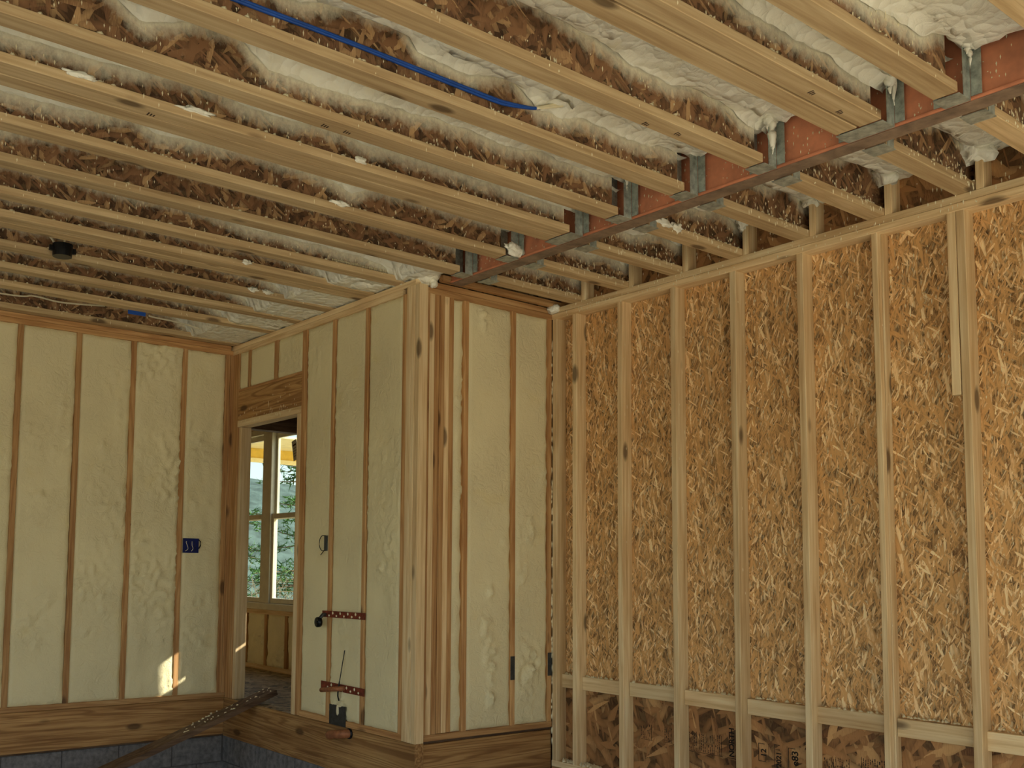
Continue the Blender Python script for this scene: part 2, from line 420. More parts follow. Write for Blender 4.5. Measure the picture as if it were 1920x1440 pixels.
lumber('header_plate', XD, D1, 6.032, 7.003, 3.001, 3.022, 'pine_y', wd)
for y0, y1 in ((6.820, 6.856), (6.390, 6.440)):
    lumber('cripple_stud', XD, D1, y0, y1, 3.022, ZPB, 'pine_z', wd)
lumber('post_board', XD, D1, 4.786, 4.829, ZF + .038, ZPB, 'pine_z', wd)
lumber('post_board', XD - .004, XD + .06, 4.737, 4.785, ZF + .002, ZPB + .037, 'stud_z', wd)
lumber('post_board', XD - .004, XD + .06, 4.704, 4.736, ZF + .001, ZPB + .037, 'stud_z', wd)
lumber('post_board', XD - .002, XD + .063, 4.656, 4.703, ZF, ZPB + .037, 'stud_z', wd)
lumber('rim_board', XD, XD + .064, 4.656, YL, ZRB, ZF - .001, 'rim_y', wd)
lumber('sheathing', D1 + .001, D1 + .012, 4.79, 6.03, ZF, ZSUB, 'osb_plain', wd)
lumber('sheathing', D1 + .001, D1 + .012, 6.03, 7.003, 2.78, ZSUB, 'osb_plain', wd)
lumber('sheathing', D1 + .014, D1 + .025, 7.003, YL + .1, ZF, ZSUB, 'osb_plain', wd)
for i, (y0, y1, z0, z1) in enumerate([(6.856, 7.004, 3.022, ZPB), (6.440, 6.820, 3.022, ZPB), (6.030, 6.390, 3.022, ZPB),
        (5.633, 5.967, ZF + .038, ZPB), (5.235, 5.595, ZF + .038, ZPB), (4.829, 5.197, ZF + .038, ZPB)]):
    lm = []
    if i == 4: lm = [(5.45, 1.24, .035, .02), (5.40, 1.12, .02, .02), (5.42, .8, .04, .02)]
    if i == 5: lm = [(4.95, 1.75, .06, .01), (5.02, 1.62, .05, .01), (4.9, 1.5, .05, .008)]
    foam_panel(wd, 'y', y0, y1, z0, z1, XD, 40 + i, .9, lumps=lm)
# ---- alcove wall
wa = empty('wall_alcove', (4.1, YA, ZF), 'short stud wall between the post column and the particle board wall', 'wall', kind='structure')
A1 = YA + .089
cx_ = [3.564, 3.599, 3.637, 3.676, 3.714, 3.752, 3.789]
for i in range(6):
    lumber('column_stud', cx_[i], cx_[i + 1] - .0012, YA + .002 * (i % 3), A1, ZF + .038 - (.0 if i < 3 else -.003), ZPB, 'pine_z' if i in (0, 2, 3, 5) else 'stud_z', wa)
for x in (3.868, 4.264, 4.585):
    lumber('stud', x, x + .0375, YA, A1, ZF + .038, ZPB, 'pine_z', wa)
lumber('top_plate', 3.564, 4.62, YA - .002, A1, ZPB, ZPB + .0365, 'pine_x', wa)
lumber('top_plate', 3.625, 4.62, YA, A1, ZPB + .038, ZT, 'pine_x', wa)
lumber('bottom_plate', 3.564, 4.622, YA - .002, A1, ZF + .001, ZF + .038, 'pine_x', wa)
lumber('rim_board', 3.564, 4.622, YA + .008, YA + .046, ZRB, ZF - .016, 'rim_x', wa)
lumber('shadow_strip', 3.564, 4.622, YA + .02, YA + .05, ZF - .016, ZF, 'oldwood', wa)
lumber('sheathing', 3.60, 4.70, A1 + .001, A1 + .012, ZRB, ZSUB, 'osb_plain', wa)
foam_panel(wa, 'x', 3.789, 3.868, ZF + .038, ZPB, YA, 60, 2.5, -.012)
foam_panel(wa, 'x', 3.9055, 4.264, ZF + .038, ZPB, YA, 61, .8, lumps=[(4.09, 1.5, .035, .016), (4.06, 1.27, .05, .02), (4.10, 1.1, .045, .03), (4.11, .98, .03, .022), (4.10, .86, .03, .03), (4.03, 3.2, .05, .02), (4.2, 1.8, .03, .012)])
foam_panel(wa, 'x', 4.3015, 4.585, ZF + .038, ZPB, YA, 62, 1.0, lumps=[(4.42, 1.9, .07, .016), (4.37, 1.62, .04, .016), (4.45, 1.05, .07, .02), (4.4, .95, .06, .016), (4.55, 2.25, .04, .014)])
# ---- right wall
wr = empty('wall_right', (XR, 2, .39), 'right stud wall sheathed in bare oriented strand board', 'wall', kind='structure')
sy_ = [4.500, 4.115, 3.707, 3.297, 2.888, 2.481, 2.079] + [2.079 - .406 * k for k in range(1, 6)]
for i, y in enumerate(sy_):
    bow = {1: (0, .004, 0), 4: (0, -.006, 0), 5: (.001, .003, 0), 6: (0, -.005, 0)}.get(i)
    if i == 5:
        lumber('stud', XR, XR + .034, y - .030, y, .43, ZPB, 'stud_z', wr, bow=(0, -.004, 0))
        lumber('stud', XR + .036, XR + .089, y - .040, y - .006, .43, ZPB, 'stud_z', wr, bow=(0, .004, 0))
        continue
    lumber('stud', XR, XR + .089, y - .038, y, .43, ZPB, 'stud_z', wr, bow=bow)
lumber('stud', XR, XR + .089, 4.641, 4.681, .43, ZPB, 'stud_z', wr)
lumber('scab_board', XR + .002, XR + .04, 2.081, 2.121, 2.46, ZPB, 'stud_z', wr)
lumber('top_plate', XR - .002, XR + .089, Y0, 4.684, ZPB, ZPB + .0365, 'stud_y', wr)
lumber('top_plate', XR, XR + .089, Y0, 4.684, ZPB + .038, ZT, 'stud_y', wr)
lumber('bottom_plate', XR, XR + .089, YG, 4.684, .392, .43, 'stud_y', wr)
lumber('mud_sill', XR, XR + .14, YG, 4.684, .352, .391, 'pine_y', wr)
lumber('osb_sheet', XOSB, XOSB + .011, 3.2, 4.74, .951, ZT, 'osb_fine', wr)
lumber('osb_sheet', XOSB, XOSB + .011, .76, 3.197, .951, ZT, 'osb_fine', wr)
lumber('osb_sheet', XOSB, XOSB + .011, YG, .757, .951, ZT, 'osb_fine', wr)
lumber('osb_sheet', XOSB, XOSB + .011, Y0, YG, 2.75, ZT, 'osb_fine', wr)
lumber('door_header', XR, XR + .089, Y0, YG, 2.75, 3.05, 'rim_y', wr)  # spans the opening added for sun on the slab
lumber('osb_sheet', XOSB, XOSB + .011, YG, 4.74, .352, .948, 'osb_coarse', wr)
lumber('osb_sheet', XOSB, XOSB + .03, Y0, 4.72, ZT + .001, ZSUB - .001, 'osb_coarse', wr)
lumber('light_block_sheet', XOSB + .032, XOSB + .036, YG, 4.80, -.05, ZSUB + .02, 'osb_plain', wr)  # unseen sheet added behind the boards to stop light leaks
lumber('light_block_sheet', XOSB + .032, XOSB + .036, Y0, YG, 2.76, ZSUB + .02, 'osb_plain', wr)
ally = [4.681] + sy_
for i in range(len(ally) - 1):
    zc = .893 + [.0, .0, .004, .0, -.004, .002, -.006, -.012, 0][min(i, 8)]
    lumber('blocking', 4.673 - .003 * (i % 2), 4.709, ally[i + 1] + .001, ally[i] - .041, zc, zc + .084, 'stud_y', wr, bow=None)
sp = Drops()
for i in range(len(ally) - 1):
    if ally[i] < 1.6: break
    for _ in range(16):
        sp.add((U(4.672, 4.70), U(ally[i + 1] + .01, ally[i] - .05), .978), (0, 0, 1), U(.007, .015), U(.006, .018), Vector((0, 1, 0)))
for _ in range(420):
    yy = U(1.6, 4.6); sp.add((XOSB, yy, 3.25 - abs(rnd.gauss(0, .75))), (-1, 0, 0), U(.0015, .003), U(.005, .016))
for _ in range(110):
    yy = U(1.9, 4.6); sp.add((XR - .002, yy, U(ZPB, ZT)), (-1, 0, 0), U(.002, .0038), U(.004, .013))
for i, y in enumerate(sy_[:7]):
    for _ in range(9): sp.add((U(XR + .01, XR + .085), y - .038, U(1.4, 3.2)), (0, -1, 0), U(.0012, .0025), U(.005, .014))
for _ in range(60): sp.add((U(4.63, 4.7), U(4.3, 4.62), .432), (0, 0, 1), U(.008, .018), U(.008, .02), Vector((0, 1, 0)))
for _ in range(70): sp.add((XR - .003 + U(0, .004), U(4.680, 4.686), U(.5, 3.3)), (-1, -.4, 0), U(.002, .004), U(.01, .03))
sp.done('foam_splatter', wr)
# ---- block foundation wall under the framing
wb = empty('wall_foundation', (2, YL, 0), 'grey concrete block foundation under the left framing', 'wall', kind='structure')
blk = {}
def block(ax, u, v, z, h):
    key = (ax, round(h, 3))
    if key not in blk:
        o = lumber('concrete_block', 0, .396 if ax == 'x' else .19, 0, .19 if ax == 'x' else .396, 0, h, 'block', wb, ch=.004); blk[key] = o.data
    else:
        o = obj('concrete_block', blk[key], None, wb)
    o.location = (u, v, z) if ax == 'x' else (v, u, z)
    o.matrix_parent_inverse = Matrix.Translation(-wb.location)
for c in range(2):
    z0 = .152 if c else -.045; h = .192
    for k in range(18):
        block('x', X0 + k * .406 - (.2 if c else 0), YL + .022, z0, h)
    for k in range(7):
        block('y', 4.72 + k * .406 - (.2 if c else 0) - .1, XD + .016, z0, h)
lumber('mortar_bed', X0, 3.6, YL + .026, YL + .2, -.05, ZRB - .002, 'mortar', wb)
lumber('mortar_bed', XD + .02, XD + .2, 4.68, YL + .1, -.05, ZRB - .002, 'mortar', wb)
lumber('mortar_bed', XD + .2, XR + .2, YA + .03, YA + .2, -.05, ZRB - .002, 'mortar', wb)
lumber('mortar_bed', XR + .002, XR + .2, YG, YA + .1, -.05, ZRB + .001, 'mortar', wb)
# ---- side wall left of the camera (large unseen opening added to let sky light in)
wsd = empty('wall_side', (X0, 1, 0), 'plain board wall on the far side of the garage', 'wall', kind='structure')
lumber('osb_sheet', X0 - .02, X0, 5.6, YL + .1, 0, ZSUB, 'osb_coarse', wsd)
lumber('osb_sheet', X0 - .02, X0, Y0, 5.6, 3.05, ZSUB, 'osb_coarse', wsd)
for k in range(4): lumber('stud', X0, X0 + .089, 5.61 + k * .42, 5.648 + k * .42, .04, ZT, 'stud_z', wsd)
lumber('door_header', X0, X0 + .089, Y0, 5.6, 3.05, 3.35, 'rim_y', wsd)  # spans the side opening added for sky light

# ================================================================== CEILING
ce = empty('ceiling', (2, 3, ZT), 'open ceiling of wooden I-joists with sprayed foam between them', 'ceiling', kind='structure')
JL = [-3.65 + .403 * k for k in range(12)] + [1.19, 1.603, 1.886, 1.984, 2.402, 2.810, 3.207, 3.535, 3.628, 4.025, 4.424, 4.826, 5.150, 5.243, 5.640, 6.060, 6.450, 7.025]
JR = [-3.65 + .403 * k for k in range(12)] + [1.19, 1.603, 1.990, 2.412, 2.812, 3.212, 3.620, 4.025, 4.424]
FT = {1.603: [(2.62, .8), (2.98, .9), (3.41, .8), (3.6, .5)],
 1.886: [(1.95, .5), (2.22, .55), (2.48, .6), (2.81, .75), (3.3, .75), (3.6, .9)],
 2.402: [(1.96, .5), (2.14, .35), (2.45, .4), (2.73, .65), (3.04, .7), (3.34, .55), (3.56, .85)],
 2.810: [(1.45, .5), (1.61, .6), (1.78, .3), (2.01, .2), (2.11, .7), (2.34, .75), (2.59, .35), (2.73, .9), (3.02, .7), (3.35, .75), (3.61, .6)],
 3.207: [(1.05, .1), (1.2, .6), (1.34, .45), (1.46, .1), (1.57, .1), (1.7, .7), (2.04, .7), (2.35, .55), (2.67, .45), (2.92, .55), (3.15, .35), (3.36, .45), (3.58, .4)],
 3.535: [(.83, .5), (.94, .5), (1.11, .5), (1.31, .4), (1.48, .1), (1.66, .1), (1.76, .5), (2.03, .4), (2.25, .2), (2.36, .5), (2.56, .35), (3.04, .35), (3.51, .5)],
 4.025: [(.95, .5), (1.16, .45), (1.36, .3), (1.47, .05), (1.59, .45), (1.82, .3), (2.0, .05), (2.31, .15), (2.5, .3), (2.62, .7), (2.75, .1), (3.09, 0), (3.58, .1)],
 4.424: [(1.05, .3), (1.24, -.05), (1.43, -.2), (1.78, -.2), (2.36, -.2), (3.3, -.1), (3.63, .2)],
 4.826: [(1.0, .15), (1.2, -.1), (1.5, -.1), (1.8, .1), (2.1, -.1), (2.4, .4), (2.9, .5), (3.2, .6), (3.35, .8), (3.45, 1.3)]}
FAR = [(1.0, -.2), (1.8, -.15), (2.6, -.25), (2.95, .1), (3.08, .8), (3.15, 1.4), (3.6, 1.5)]
def interp(t, x):
    if x <= t[0][0]: return t[0][1]
    for (a, va), (b, vb) in zip(t, t[1:]):
        if x <= b: return va + (vb - va) * (x - a) / (b - a)
    return t[-1][1]
def edge_h(yn, yprev, x, right=False):
    """height above the joist underside at which foam starts on the web of the joist at yn"""
    vis = min(.27, 1.732 / max(.4, abs(yprev + .089)) * max(.1, (yn + .04 - yprev - .089)))
    if right:
        c = interp([(3.83, -.1), (4.0, .1), (4.12, .5), (4.3, .55), (4.48, .3), (4.62, .55)], x) + .18 * mn.noise(Vector((x * 4, yn * 3.1, 2)))
    elif yn in FT: c = interp(FT[yn], x)
    elif yn > 4.9:
        c = interp(FAR, x + (yn - 6) * .02) ; c = c + (.12 * mn.noise(Vector((x * 2.2, yn * 5, 3))) if x < 3 else 0)
    else: c = .6 + .2 * mn.noise(Vector((x, yn * 3.1, 0)))
    c += .10 * mn.noise(Vector((x * 7, yn * 9.7, 1))) + .05 * mn.noise(Vector((x * 23, yn * 9.7, 1)))
    lift = .036 + .040 * min(1, max(0, (3.6 - yn) / 1.2)) + (.02 if right else 0)
    return max(.003, .04 + (1 - c) * (vis - .04) + (lift if c < 1 else 0))
def joist(yn, x0, x1, yprev, right=False, second=False):
    j = empty('joist', (x0, yn, ZT), parent=ce)
    w_ = .089
    lumber('bottom_flange', x0, x1, yn, yn + w_, ZT, ZT + .038, 'flange', j)
    lumber('top_flange', x0, x1, yn, yn + w_, ZSUB - .038, ZSUB, 'flange', j)
    # web: finely divided near face carrying the overspray amount, plain far face
    yw = yn + .040
    xs = x0 if right else max(x0, -.3)
    nx = max(4, int((x1 - xs) / .03)); nz = 16
    z0, z1 = ZT + .034, ZSUB - .034
    vs_, fs, at = [], [], []
    for i in range(nx + 1):
        x = xs + (x1 - xs) * i / nx; e = edge_h(yn, yprev, x, right)
        for k in range(nz + 1):
            z = z0 + (z1 - z0) * k / nz
            vs_.append((x, yw, z)); at.append(min(1, max(0, ((z - ZT) - e + .078) / .085)) if not second else 0)
    for i in range(nx):
        for k in range(nz):
            a = i * (nz + 1) + k; fs.append((a, a + nz + 1, a + nz + 2, a + 1))
    b = len(vs_)
    vs_ += [(x0, yw + .01, z0), (x1, yw + .01, z0), (x1, yw + .01, z1), (x0, yw + .01, z1)]; at += [.6] * 4
    fs += [(b + 3, b + 2, b + 1, b), (b + 1, b + 2, nx * (nz + 1) + nz, nx * (nz + 1)), (b, 0, nz, b + 3)]
    if xs > x0:
        c = len(vs_); vs_ += [(x0, yw, z0), (xs, yw, z0), (xs, yw, z1), (x0, yw, z1)]; at += [.3] * 4; fs.append((c, c + 1, c + 2, c + 3))
    o = pydata('web', vs_, fs, 'osb_web', j)
    A = o.data.attributes.new('foam', 'FLOAT', 'POINT'); A.data.foreach_set('value', at)
    return j
def bay(ya, yb, x0, x1, yprev, right=False, seed=0):
    """foam sprayed against the deck and down the web at yb (its near face)"""
    yw = yb + .040; xs = x0 if right else max(x0, -.6)
    a = ya + .05
    nx = max(6, int((x1 - xs) / .024)); nv = 22
    vs_, fs = [], []
    for i in range(nx + 1):
        x = xs + (x1 - xs) * i / nx; e = ZT + edge_h(yb, yprev, x, right)
        zc = ZSUB - .115 + .02 * mn.noise(Vector((x * 1.3, yb, seed)))
        zc = min(zc, e + .03) if e < ZSUB - .17 else zc
        if e < ZT + .03: zc = ZT + .012 + .01 * mn.noise(Vector((x * 6, yb * 5, seed)))
        h = max(.004, min(.075, (zc - e) * .6 + .03))
        for k in range(nv + 1):
            t = k / nv
            if t < .55:
                y = a + (yw - .06 - a) * t / .55; z = zc
            else:
                q = (t - .55) / .45 * math.pi / 2
                y = yw - .06 + .060 * math.sin(q) - .004; z = e + (zc - e) * math.cos(q) ** 1.0
            n = fbm(x, y, z, 8, 2); n2 = 1 - abs(fbm(x + 3, y, z, 20, 2)) * 1.3
            fade = min(1, max(0, (z - e) / .04)) if e < zc else .5
            cell = mn.voronoi(Vector((x, y, z)) * 15)[0][0]
            am = (.018 * n + .014 * n2 + .036 * (.45 - cell)) * (.2 + .8 * fade)
            y -= am * (.3 if t < .55 else 1) * (0 if t < .1 else 1); z -= am * (1 if t < .55 else .3)
            vs_.append((x, min(y, yw - .001), min(z, ZSUB - .004)))
    w_ = nv + 1
    for i in range(nx):
        for k in range(nv):
            q = i * w_ + k; fs.append((q, q + 1, q + w_ + 1, q + w_))
    return pydata('spray_foam', vs_, fs, 'foam_ceil', ce, True)
def xend(y): return 3.612 if y < 4.6 else (3.575 if y < 4.9 else 3.585)
doubles = (1.984, 3.628, 5.243)
for i, y in enumerate(JL):
    yp = JL[i - 1] if i else y - .4
    joist(y, X0, xend(y), yp, second=y in doubles)
    if i and y - JL[i - 1] > .15 and y > -.5:
        bay(JL[i - 1], y, X0, 3.70 if y < 4.6 else 3.585, yp, seed=i)
for i, y in enumerate(JR):
    yp = JR[i - 1] if i else y - .4
    joist(y, 3.845, XR + .085, yp, right=True)
    if i and y > -.5: bay(JR[i - 1], y, 3.80, XR + .086, yp, True, seed=50 + i)
    if y > .5: lumber('squash_block', XR + .002, XR + .088, y - .037, y - .001, ZT, ZSUB - .001, 'stud_z', ce)
bay(4.424, 4.72, 3.82, XR + .08, 4.424, True, 90)
lumber('end_block', 3.66, XR + .08, 4.640, 4.679, ZT + .002, ZT + .04, 'pine_x', ce)
for k in range(8):
    lumber('deck_sheet', X0, XR + .12, Y0 + k * 1.22, Y0 + k * 1.22 + 1.217, ZSUB + .001, ZSUB + .02, 'osb_plain', ce)
lumber('deck_sheet', X0, XR + .3, Y0 + 8 * 1.22, 12.0, ZSUB + .001, ZSUB + .02, 'osb_plain', ce)
# foam where joists meet the door wall and under the beam end
blob('spray_foam', (3.60, 4.90, ZT + .10), (.14, .16, .13), 'foam_ceil', ce, 5, .25)
blob('spray_foam', (3.58, 4.72, ZT + .055), (.09, .10, .08), 'foam_ceil', ce, 8, .25)
blob('spray_foam', (3.60, 4.665, ZT - .018), (.028, .03, .03), 'foam_ceil', ce, 3, .3)
blob('spray_foam', (4.615, 4.66, ZT - .01), (.05, .05, .035), 'foam_ceil', ce, 9, .4)
# stray lumps of foam stuck on flanges and hangers
def drip(x, y, ztop, ln, rad, seed):
    n = 14; pts, rs = [], []
    for k in range(n + 1):
        t = k / n
        pts.append((x + .006 * mn.noise(Vector((t * 3, seed, 0))), y + .006 * mn.noise(Vector((t * 3, seed, 5))), ztop - ln * t))
        rs.append(rad * (1 + .45 * mn.noise(Vector((t * 9, seed, 9)))) * (1 if t < .7 else max(.12, (1 - t) / .3)))
    tube('foam_drip', pts, rs, 'foam_ceil', ce, 9)
for a in [(3.668, 2.392, ZT + .26, .215, .018, 1), (3.645, 2.398, ZT + .26, .11, .02, 2), (3.66, 1.872, ZT + .27, .16, .022, 3), (3.64, 1.874, ZT + .28, .10, .024, 4), (3.685, 1.870, ZT + .27, .20, .010, 5), (3.655, 3.195, ZT + .27, .10, .016, 6), (3.67, 3.20, ZT + .27, .14, .008, 7), (3.64, 3.197, ZT + .27, .07, .016, 8), (3.66, 1.588, ZT + .29, .14, .022, 9), (3.68, 1.586, ZT + .28, .18, .009, 10), (3.65, 2.80, ZT + .28, .10, .016, 11)]: drip(*a)
blob('foam_lump', (3.655, 4.005, ZT + .038), (.06, .02, .03), 'foam_ceil', ce, 21, .8, 5, 3)
for (x, y, z, rx, ry, rz, s) in [(3.95, 3.21, ZT + .035, .05, .012, .022, 5), (4.06, 3.21, ZT + .035, .035, .01, .02, 6),
        (4.625, 2.40, ZT + .20, .05, .06, .06, 7), (4.625, 2.0, ZT + .19, .05, .09, .07, 8), (4.625, 2.80, ZT + .21, .05, .05, .05, 9), (4.62, 3.2, ZT + .18, .04, .03, .05, 10), (4.60, 1.59, ZT + .18, .05, .1, .07, 12),
        (1.55, 3.532, ZT + .036, .06, .01, .012, 13), (1.10, 3.53, ZT + .036, .05, .008, .01, 14), (2.52, 4.02, ZT + .037, .05, .008, .012, 15), (2.32, 3.53, ZT + .037, .03, .008, .014, 16), (2.6, 5.145, ZT + .03, .03, .008, .012, 17), (3.0, 5.635, ZT + .03, .03, .008, .014, 18), (2.9, 5.635, ZT + .03, .03, .008, .014, 19)]:
    blob('foam_lump', (x, y, z), (rx, ry, rz), 'foam_ceil', ce, s * 3.3, .9, 5, 3)
# joist hangers
def hanger(yn, wd_, side):
    x0, x1 = (3.618, 3.712) if side < 0 else (3.826, 3.92)
    t = .0025
    def bxs(*bs):
        vs_, fs = [], []
        for a0, a1, b0, b1, c0, c1 in bs:
            i = len(vs_)
            vs_.extend([(a0, b0, c0), (a1, b0, c0), (a1, b1, c0), (a0, b1, c0), (a0, b0, c1), (a1, b0, c1), (a1, b1, c1), (a0, b1, c1)])
            fs.extend([tuple(i + q for q in t_) for t_ in ((0, 3, 2, 1), (4, 5, 6, 7), (0, 1, 5, 4), (1, 2, 6, 5), (2, 3, 7, 6), (3, 0, 4, 7))])
        return vs_, fs
    xa = 3.65 if side < 0 else 3.85; xb = 3.705 if side < 0 else 3.90
    h = empty('joist_hanger', (x0, yn, ZT), parent=ce)
    pydata('seat', *bxs((x0, x1, yn - .002, yn + wd_ + .002, ZT - .004, ZT - .001)), 'galv', h)
    for s in (0, 1):
        y = yn - .004 if s == 0 else yn + wd_ + .0015
        pydata('side_plate', *bxs((xa, xb, y, y + t, ZT - .003, ZSUB - .01)), 'galv', h)
    xf = 3.708 if side < 0 else 3.826
    for y in (yn - .042, yn + wd_ + .004):
        pydata('face_flange', *bxs((xf, xf + .003, y, y + .038, ZT + .01, ZSUB)), 'galv', h)
for y in JL:
    if y in doubles or y > 4.6 or y < -1: continue
    hanger(y, .187 if y in (1.886, 3.535) else .089, -1)
for y in JR:
    if y > -1: hanger(y, .089, 1)
# printed marks under two joists
for (x, y) in ((1.96, 3.265), (2.93, 2.47), (1.38, 3.60), (2.06, 3.26), (3.10, 2.45), (3.42, 1.95), (3.2, 1.93)):
    for k in range(3):
        lumber('print_mark', x + k * .012, x + k * .012 + .006, y - .012 + .004 * k, y + .012, ZT - .0008, ZT - .0001, 'inkfade', ce, ch=.0001)
# droplets over joists, webs
sp = Drops()
for i, y in enumerate(JL):
    if y < .9 or y in doubles: continue
    for _ in range(120 if y < 4.9 else 60):
        x = U(.4, 3.6); z = ZT + .042 + abs(rnd.gauss(0, .05))
        sp.add((x, y + .039, min(z, ZT + .2)), (0, -1, 0), U(.0015, .0035), U(.004, .013))
    for _ in range(26 if y < 4.9 else 20):
        x = U(.4, 3.6); sp.add((x, y + U(0, .004), ZT + .038), (0, -.6, .8), U(.004, .008), U(.005, .013), Vector((1, 0, 0)))
    for _ in range(18): sp.add((U(.4, 3.6), y - .0005, ZT + U(.004, .036)), (0, -1, 0), U(.0015, .003), U(.003, .013))
for y in JR:
    if y < 1: continue
    for _ in range(70): sp.add((U(3.9, 4.62), y + .039, ZT + .042 + abs(rnd.gauss(0, .06))), (0, -1, 0), U(.002, .004), U(.004, .015))
    for _ in range(12): sp.add((U(4.2, 4.62), y, ZT + .037), (0, -.6, .8), U(.004, .008), U(.006, .014), Vector((1, 0, 0)))
    for _ in range(18): sp.add((U(4.0, 4.62), y - .0005, ZT + U(.0, .036)), (0, -1, 0), U(.002, .0035), U(.004, .016))
for _ in range(150): sp.add((XOSB - .001, U(1.7, 4.4), ZT + abs(rnd.gauss(0, .1))), (-1, 0, 0), U(.002, .004), U(.004, .014))
for _ in range(300):
    y = U(4.72, 7.0); sp.add((XD - .003, y, 2.74 + abs(rnd.gauss(0, .08))) if (6.05 < y < 6.99 and rnd.random() < .5) else (U(3.0, 3.5), 4.826 + .038, ZT + .06), (-1, 0, 0), U(.0015, .003), U(.004, .014))
sp.done('foam_splatter', ce)

# ================================================================== STEEL BEAM
sb = tag(empty('steel_beam', (3.765, 4.66, ZT)), 'rusty red primed steel I-beam carrying the ceiling joists', 'beam')
lumber('web', 3.728, 3.812, Y0, 4.655, ZT + .012, ZSUB - .014, 'steel_red', sb, ch=.001)
lumber('bottom_flange', 3.716, 3.824, Y0, 4.66, ZT + .002, ZT + .013, 'steel_red', sb, ch=.004)
lumber('flange_underside', 3.727, 3.818, Y0, 4.658, ZT - .001, ZT + .0018, 'steel_dark', sb, ch=.001)
lumber('top_flange', 3.716, 3.824, Y0, 4.66, ZSUB - .014, ZSUB - .001, 'steel_red', sb, ch=.004)
sp = Drops()
for _ in range(330):
    y = U(1.45, 4.62); sp.add((3.7275, y, ZT + .02 + abs(rnd.gauss(0, .10))), (-1, 0, 0), U(.0015, .0035), U(.002, .011))
sp.done('foam_splatter', sb)

# ================================================================== HALL beyond the doorway
XW = 4.72
hw = empty('wall_hall_window', (XW, 7.5, ZF), 'foam filled outside wall beneath the hall window', 'wall', kind='structure')
def wp(y0, y1, z0, z1, x0=XW, x1=XW + .02): lumber('sheathing', x0, x1, y0, y1, z0, z1, 'osb_plain', hw)
wp(4.79, 6.306, ZF - .3, ZSUB); wp(6.306, 6.52, ZF - .3, 1.72); wp(6.306, 6.52, 1.975, ZSUB); wp(6.52, 7.70, ZF - .3, ZSUB)  # narrow slit added out of view, shaped to throw the sun patch
wp(6.373, 6.44, 1.752, 1.975)  # unseen board added in the slit to notch the sun patch
wp(7.70, 10.0, ZF - .3, 1.20, 4.81, 4.83); wp(7.70, 10.0, 3.02, ZSUB, 4.81, 4.83); wp(10.0, 10.7, ZF - .3, ZSUB)
lumber('bottom_plate', XW, XW + .089, 7.70, 10.0, ZF, ZF + .045, 'stud_y', hw)
lumber('rough_sill', XW, XW + .089, 7.70, 10.0, 1.178, 1.222, 'stud_y', hw)
ys_ = [7.93, 8.31, 8.712, 9.12, 9.52, 9.96]
for y in ys_: lumber('stud', XW, XW + .089, y, y + .05, ZF + .045, 1.178, 'pine_z', hw)
for a, b in zip([7.70] + ys_, ys_ + [10.0]):
    if a != 7.70: a += .05
    foam_panel(hw, 'y', a, b, ZF + .045, 1.178, XW + .012, int(a * 10), 3.0, .004)
lumber('window_header', XW, XW + .089, 7.70, 10.0, 3.03, 3.3, 'rim_y', hw)
w1 = empty('window_1', (XW + .05, 8.8, 1.25), 'twin double-hung hall window with pale vinyl frames', 'window', kind='structure')
lumber('window_sill', XW - .005, XW + .10, 7.74, 9.95, 1.223, 1.285, 'vinyl', w1)
lumber('window_head', XW + .02, XW + .10, 7.74, 9.95, 2.97, 3.03, 'vinyl', w1)
def sash(y0, y1):
    s_ = .045
    lumber('frame', XW + .02, XW + .10, y0 - .062, y0 - .02, 1.285, 2.97, 'vinyl', w1)
    lumber('frame', XW + .02, XW + .10, y1 + .02, y1 + .062, 1.285, 2.97, 'vinyl', w1)
    for z0, z1, xx in ((1.286, 2.165, XW + .035), (2.11, 2.969, XW + .065)):
        lumber('stile', xx, xx + .028, y0 - .02, y0 + .018, z0, z1, 'vinyl', w1); lumber('stile', xx, xx + .028, y1 - .018, y1 + .02, z0, z1, 'vinyl', w1)
        lumber('rail', xx, xx + .028, y0 + .018, y1 - .018, z0, z0 + .05, 'vinyl', w1); lumber('rail', xx, xx + .028, y0 + .018, y1 - .018, z1 - .05, z1, 'vinyl', w1)
        pydata('pane', [(xx + .014, y0, z0), (xx + .014, y1, z0), (xx + .014, y1, z1), (xx + .014, y0, z1)], [(0, 1, 2, 3)], 'glass', w1)
sash(7.80, 8.70); sash(8.925, 9.88)
lumber('mullion', XW + .016, XW + .10, 8.721, 8.862, 1.286, 2.969, 'vinyl', w1)
lumber('window_header_beam', XD + .12, XW, 7.20, 7.30, 2.757, 3.05, 'oldwood', hw)
hx = empty('wall_hall_back', (4, 10.7, ZF), 'plain board wall at the far end of the hall', 'wall', kind='structure')
lumber('osb_sheet', 2.4, 4.83, 10.70, 10.72, .2, ZSUB, 'osb_plain', hx)
lumber('osb_sheet', 2.4, 2.42, YL + .11, 10.7, .2, ZSUB, 'osb_plain', hx)
lumber('osb_sheet', 2.42, XD + .09, YL + .11, YL + .13, .2, ZSUB, 'osb_plain', hx)
lumber('deck_sheet', 2.42, XD + .05, YL + .13, 10.7, ZF - .02, ZF - .001, 'osb_plain', hx)
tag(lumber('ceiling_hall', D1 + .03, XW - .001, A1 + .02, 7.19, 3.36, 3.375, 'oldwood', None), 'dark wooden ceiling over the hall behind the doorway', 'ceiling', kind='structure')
lb = tag(lumber('paper_label', XW + .030, XW + .0315, 8.245, 8.335, 2.66, 2.86, 'paper', None, ch=.0005), 'tilted printed paper label stuck on the hall window glass', 'label')
LBC = Vector((XW + .03, 8.29, 2.76)); lb.matrix_basis = Matrix.Translation(LBC) @ Matrix.Rotation(math.radians(-14), 4, 'X') @ Matrix.Translation(-LBC)
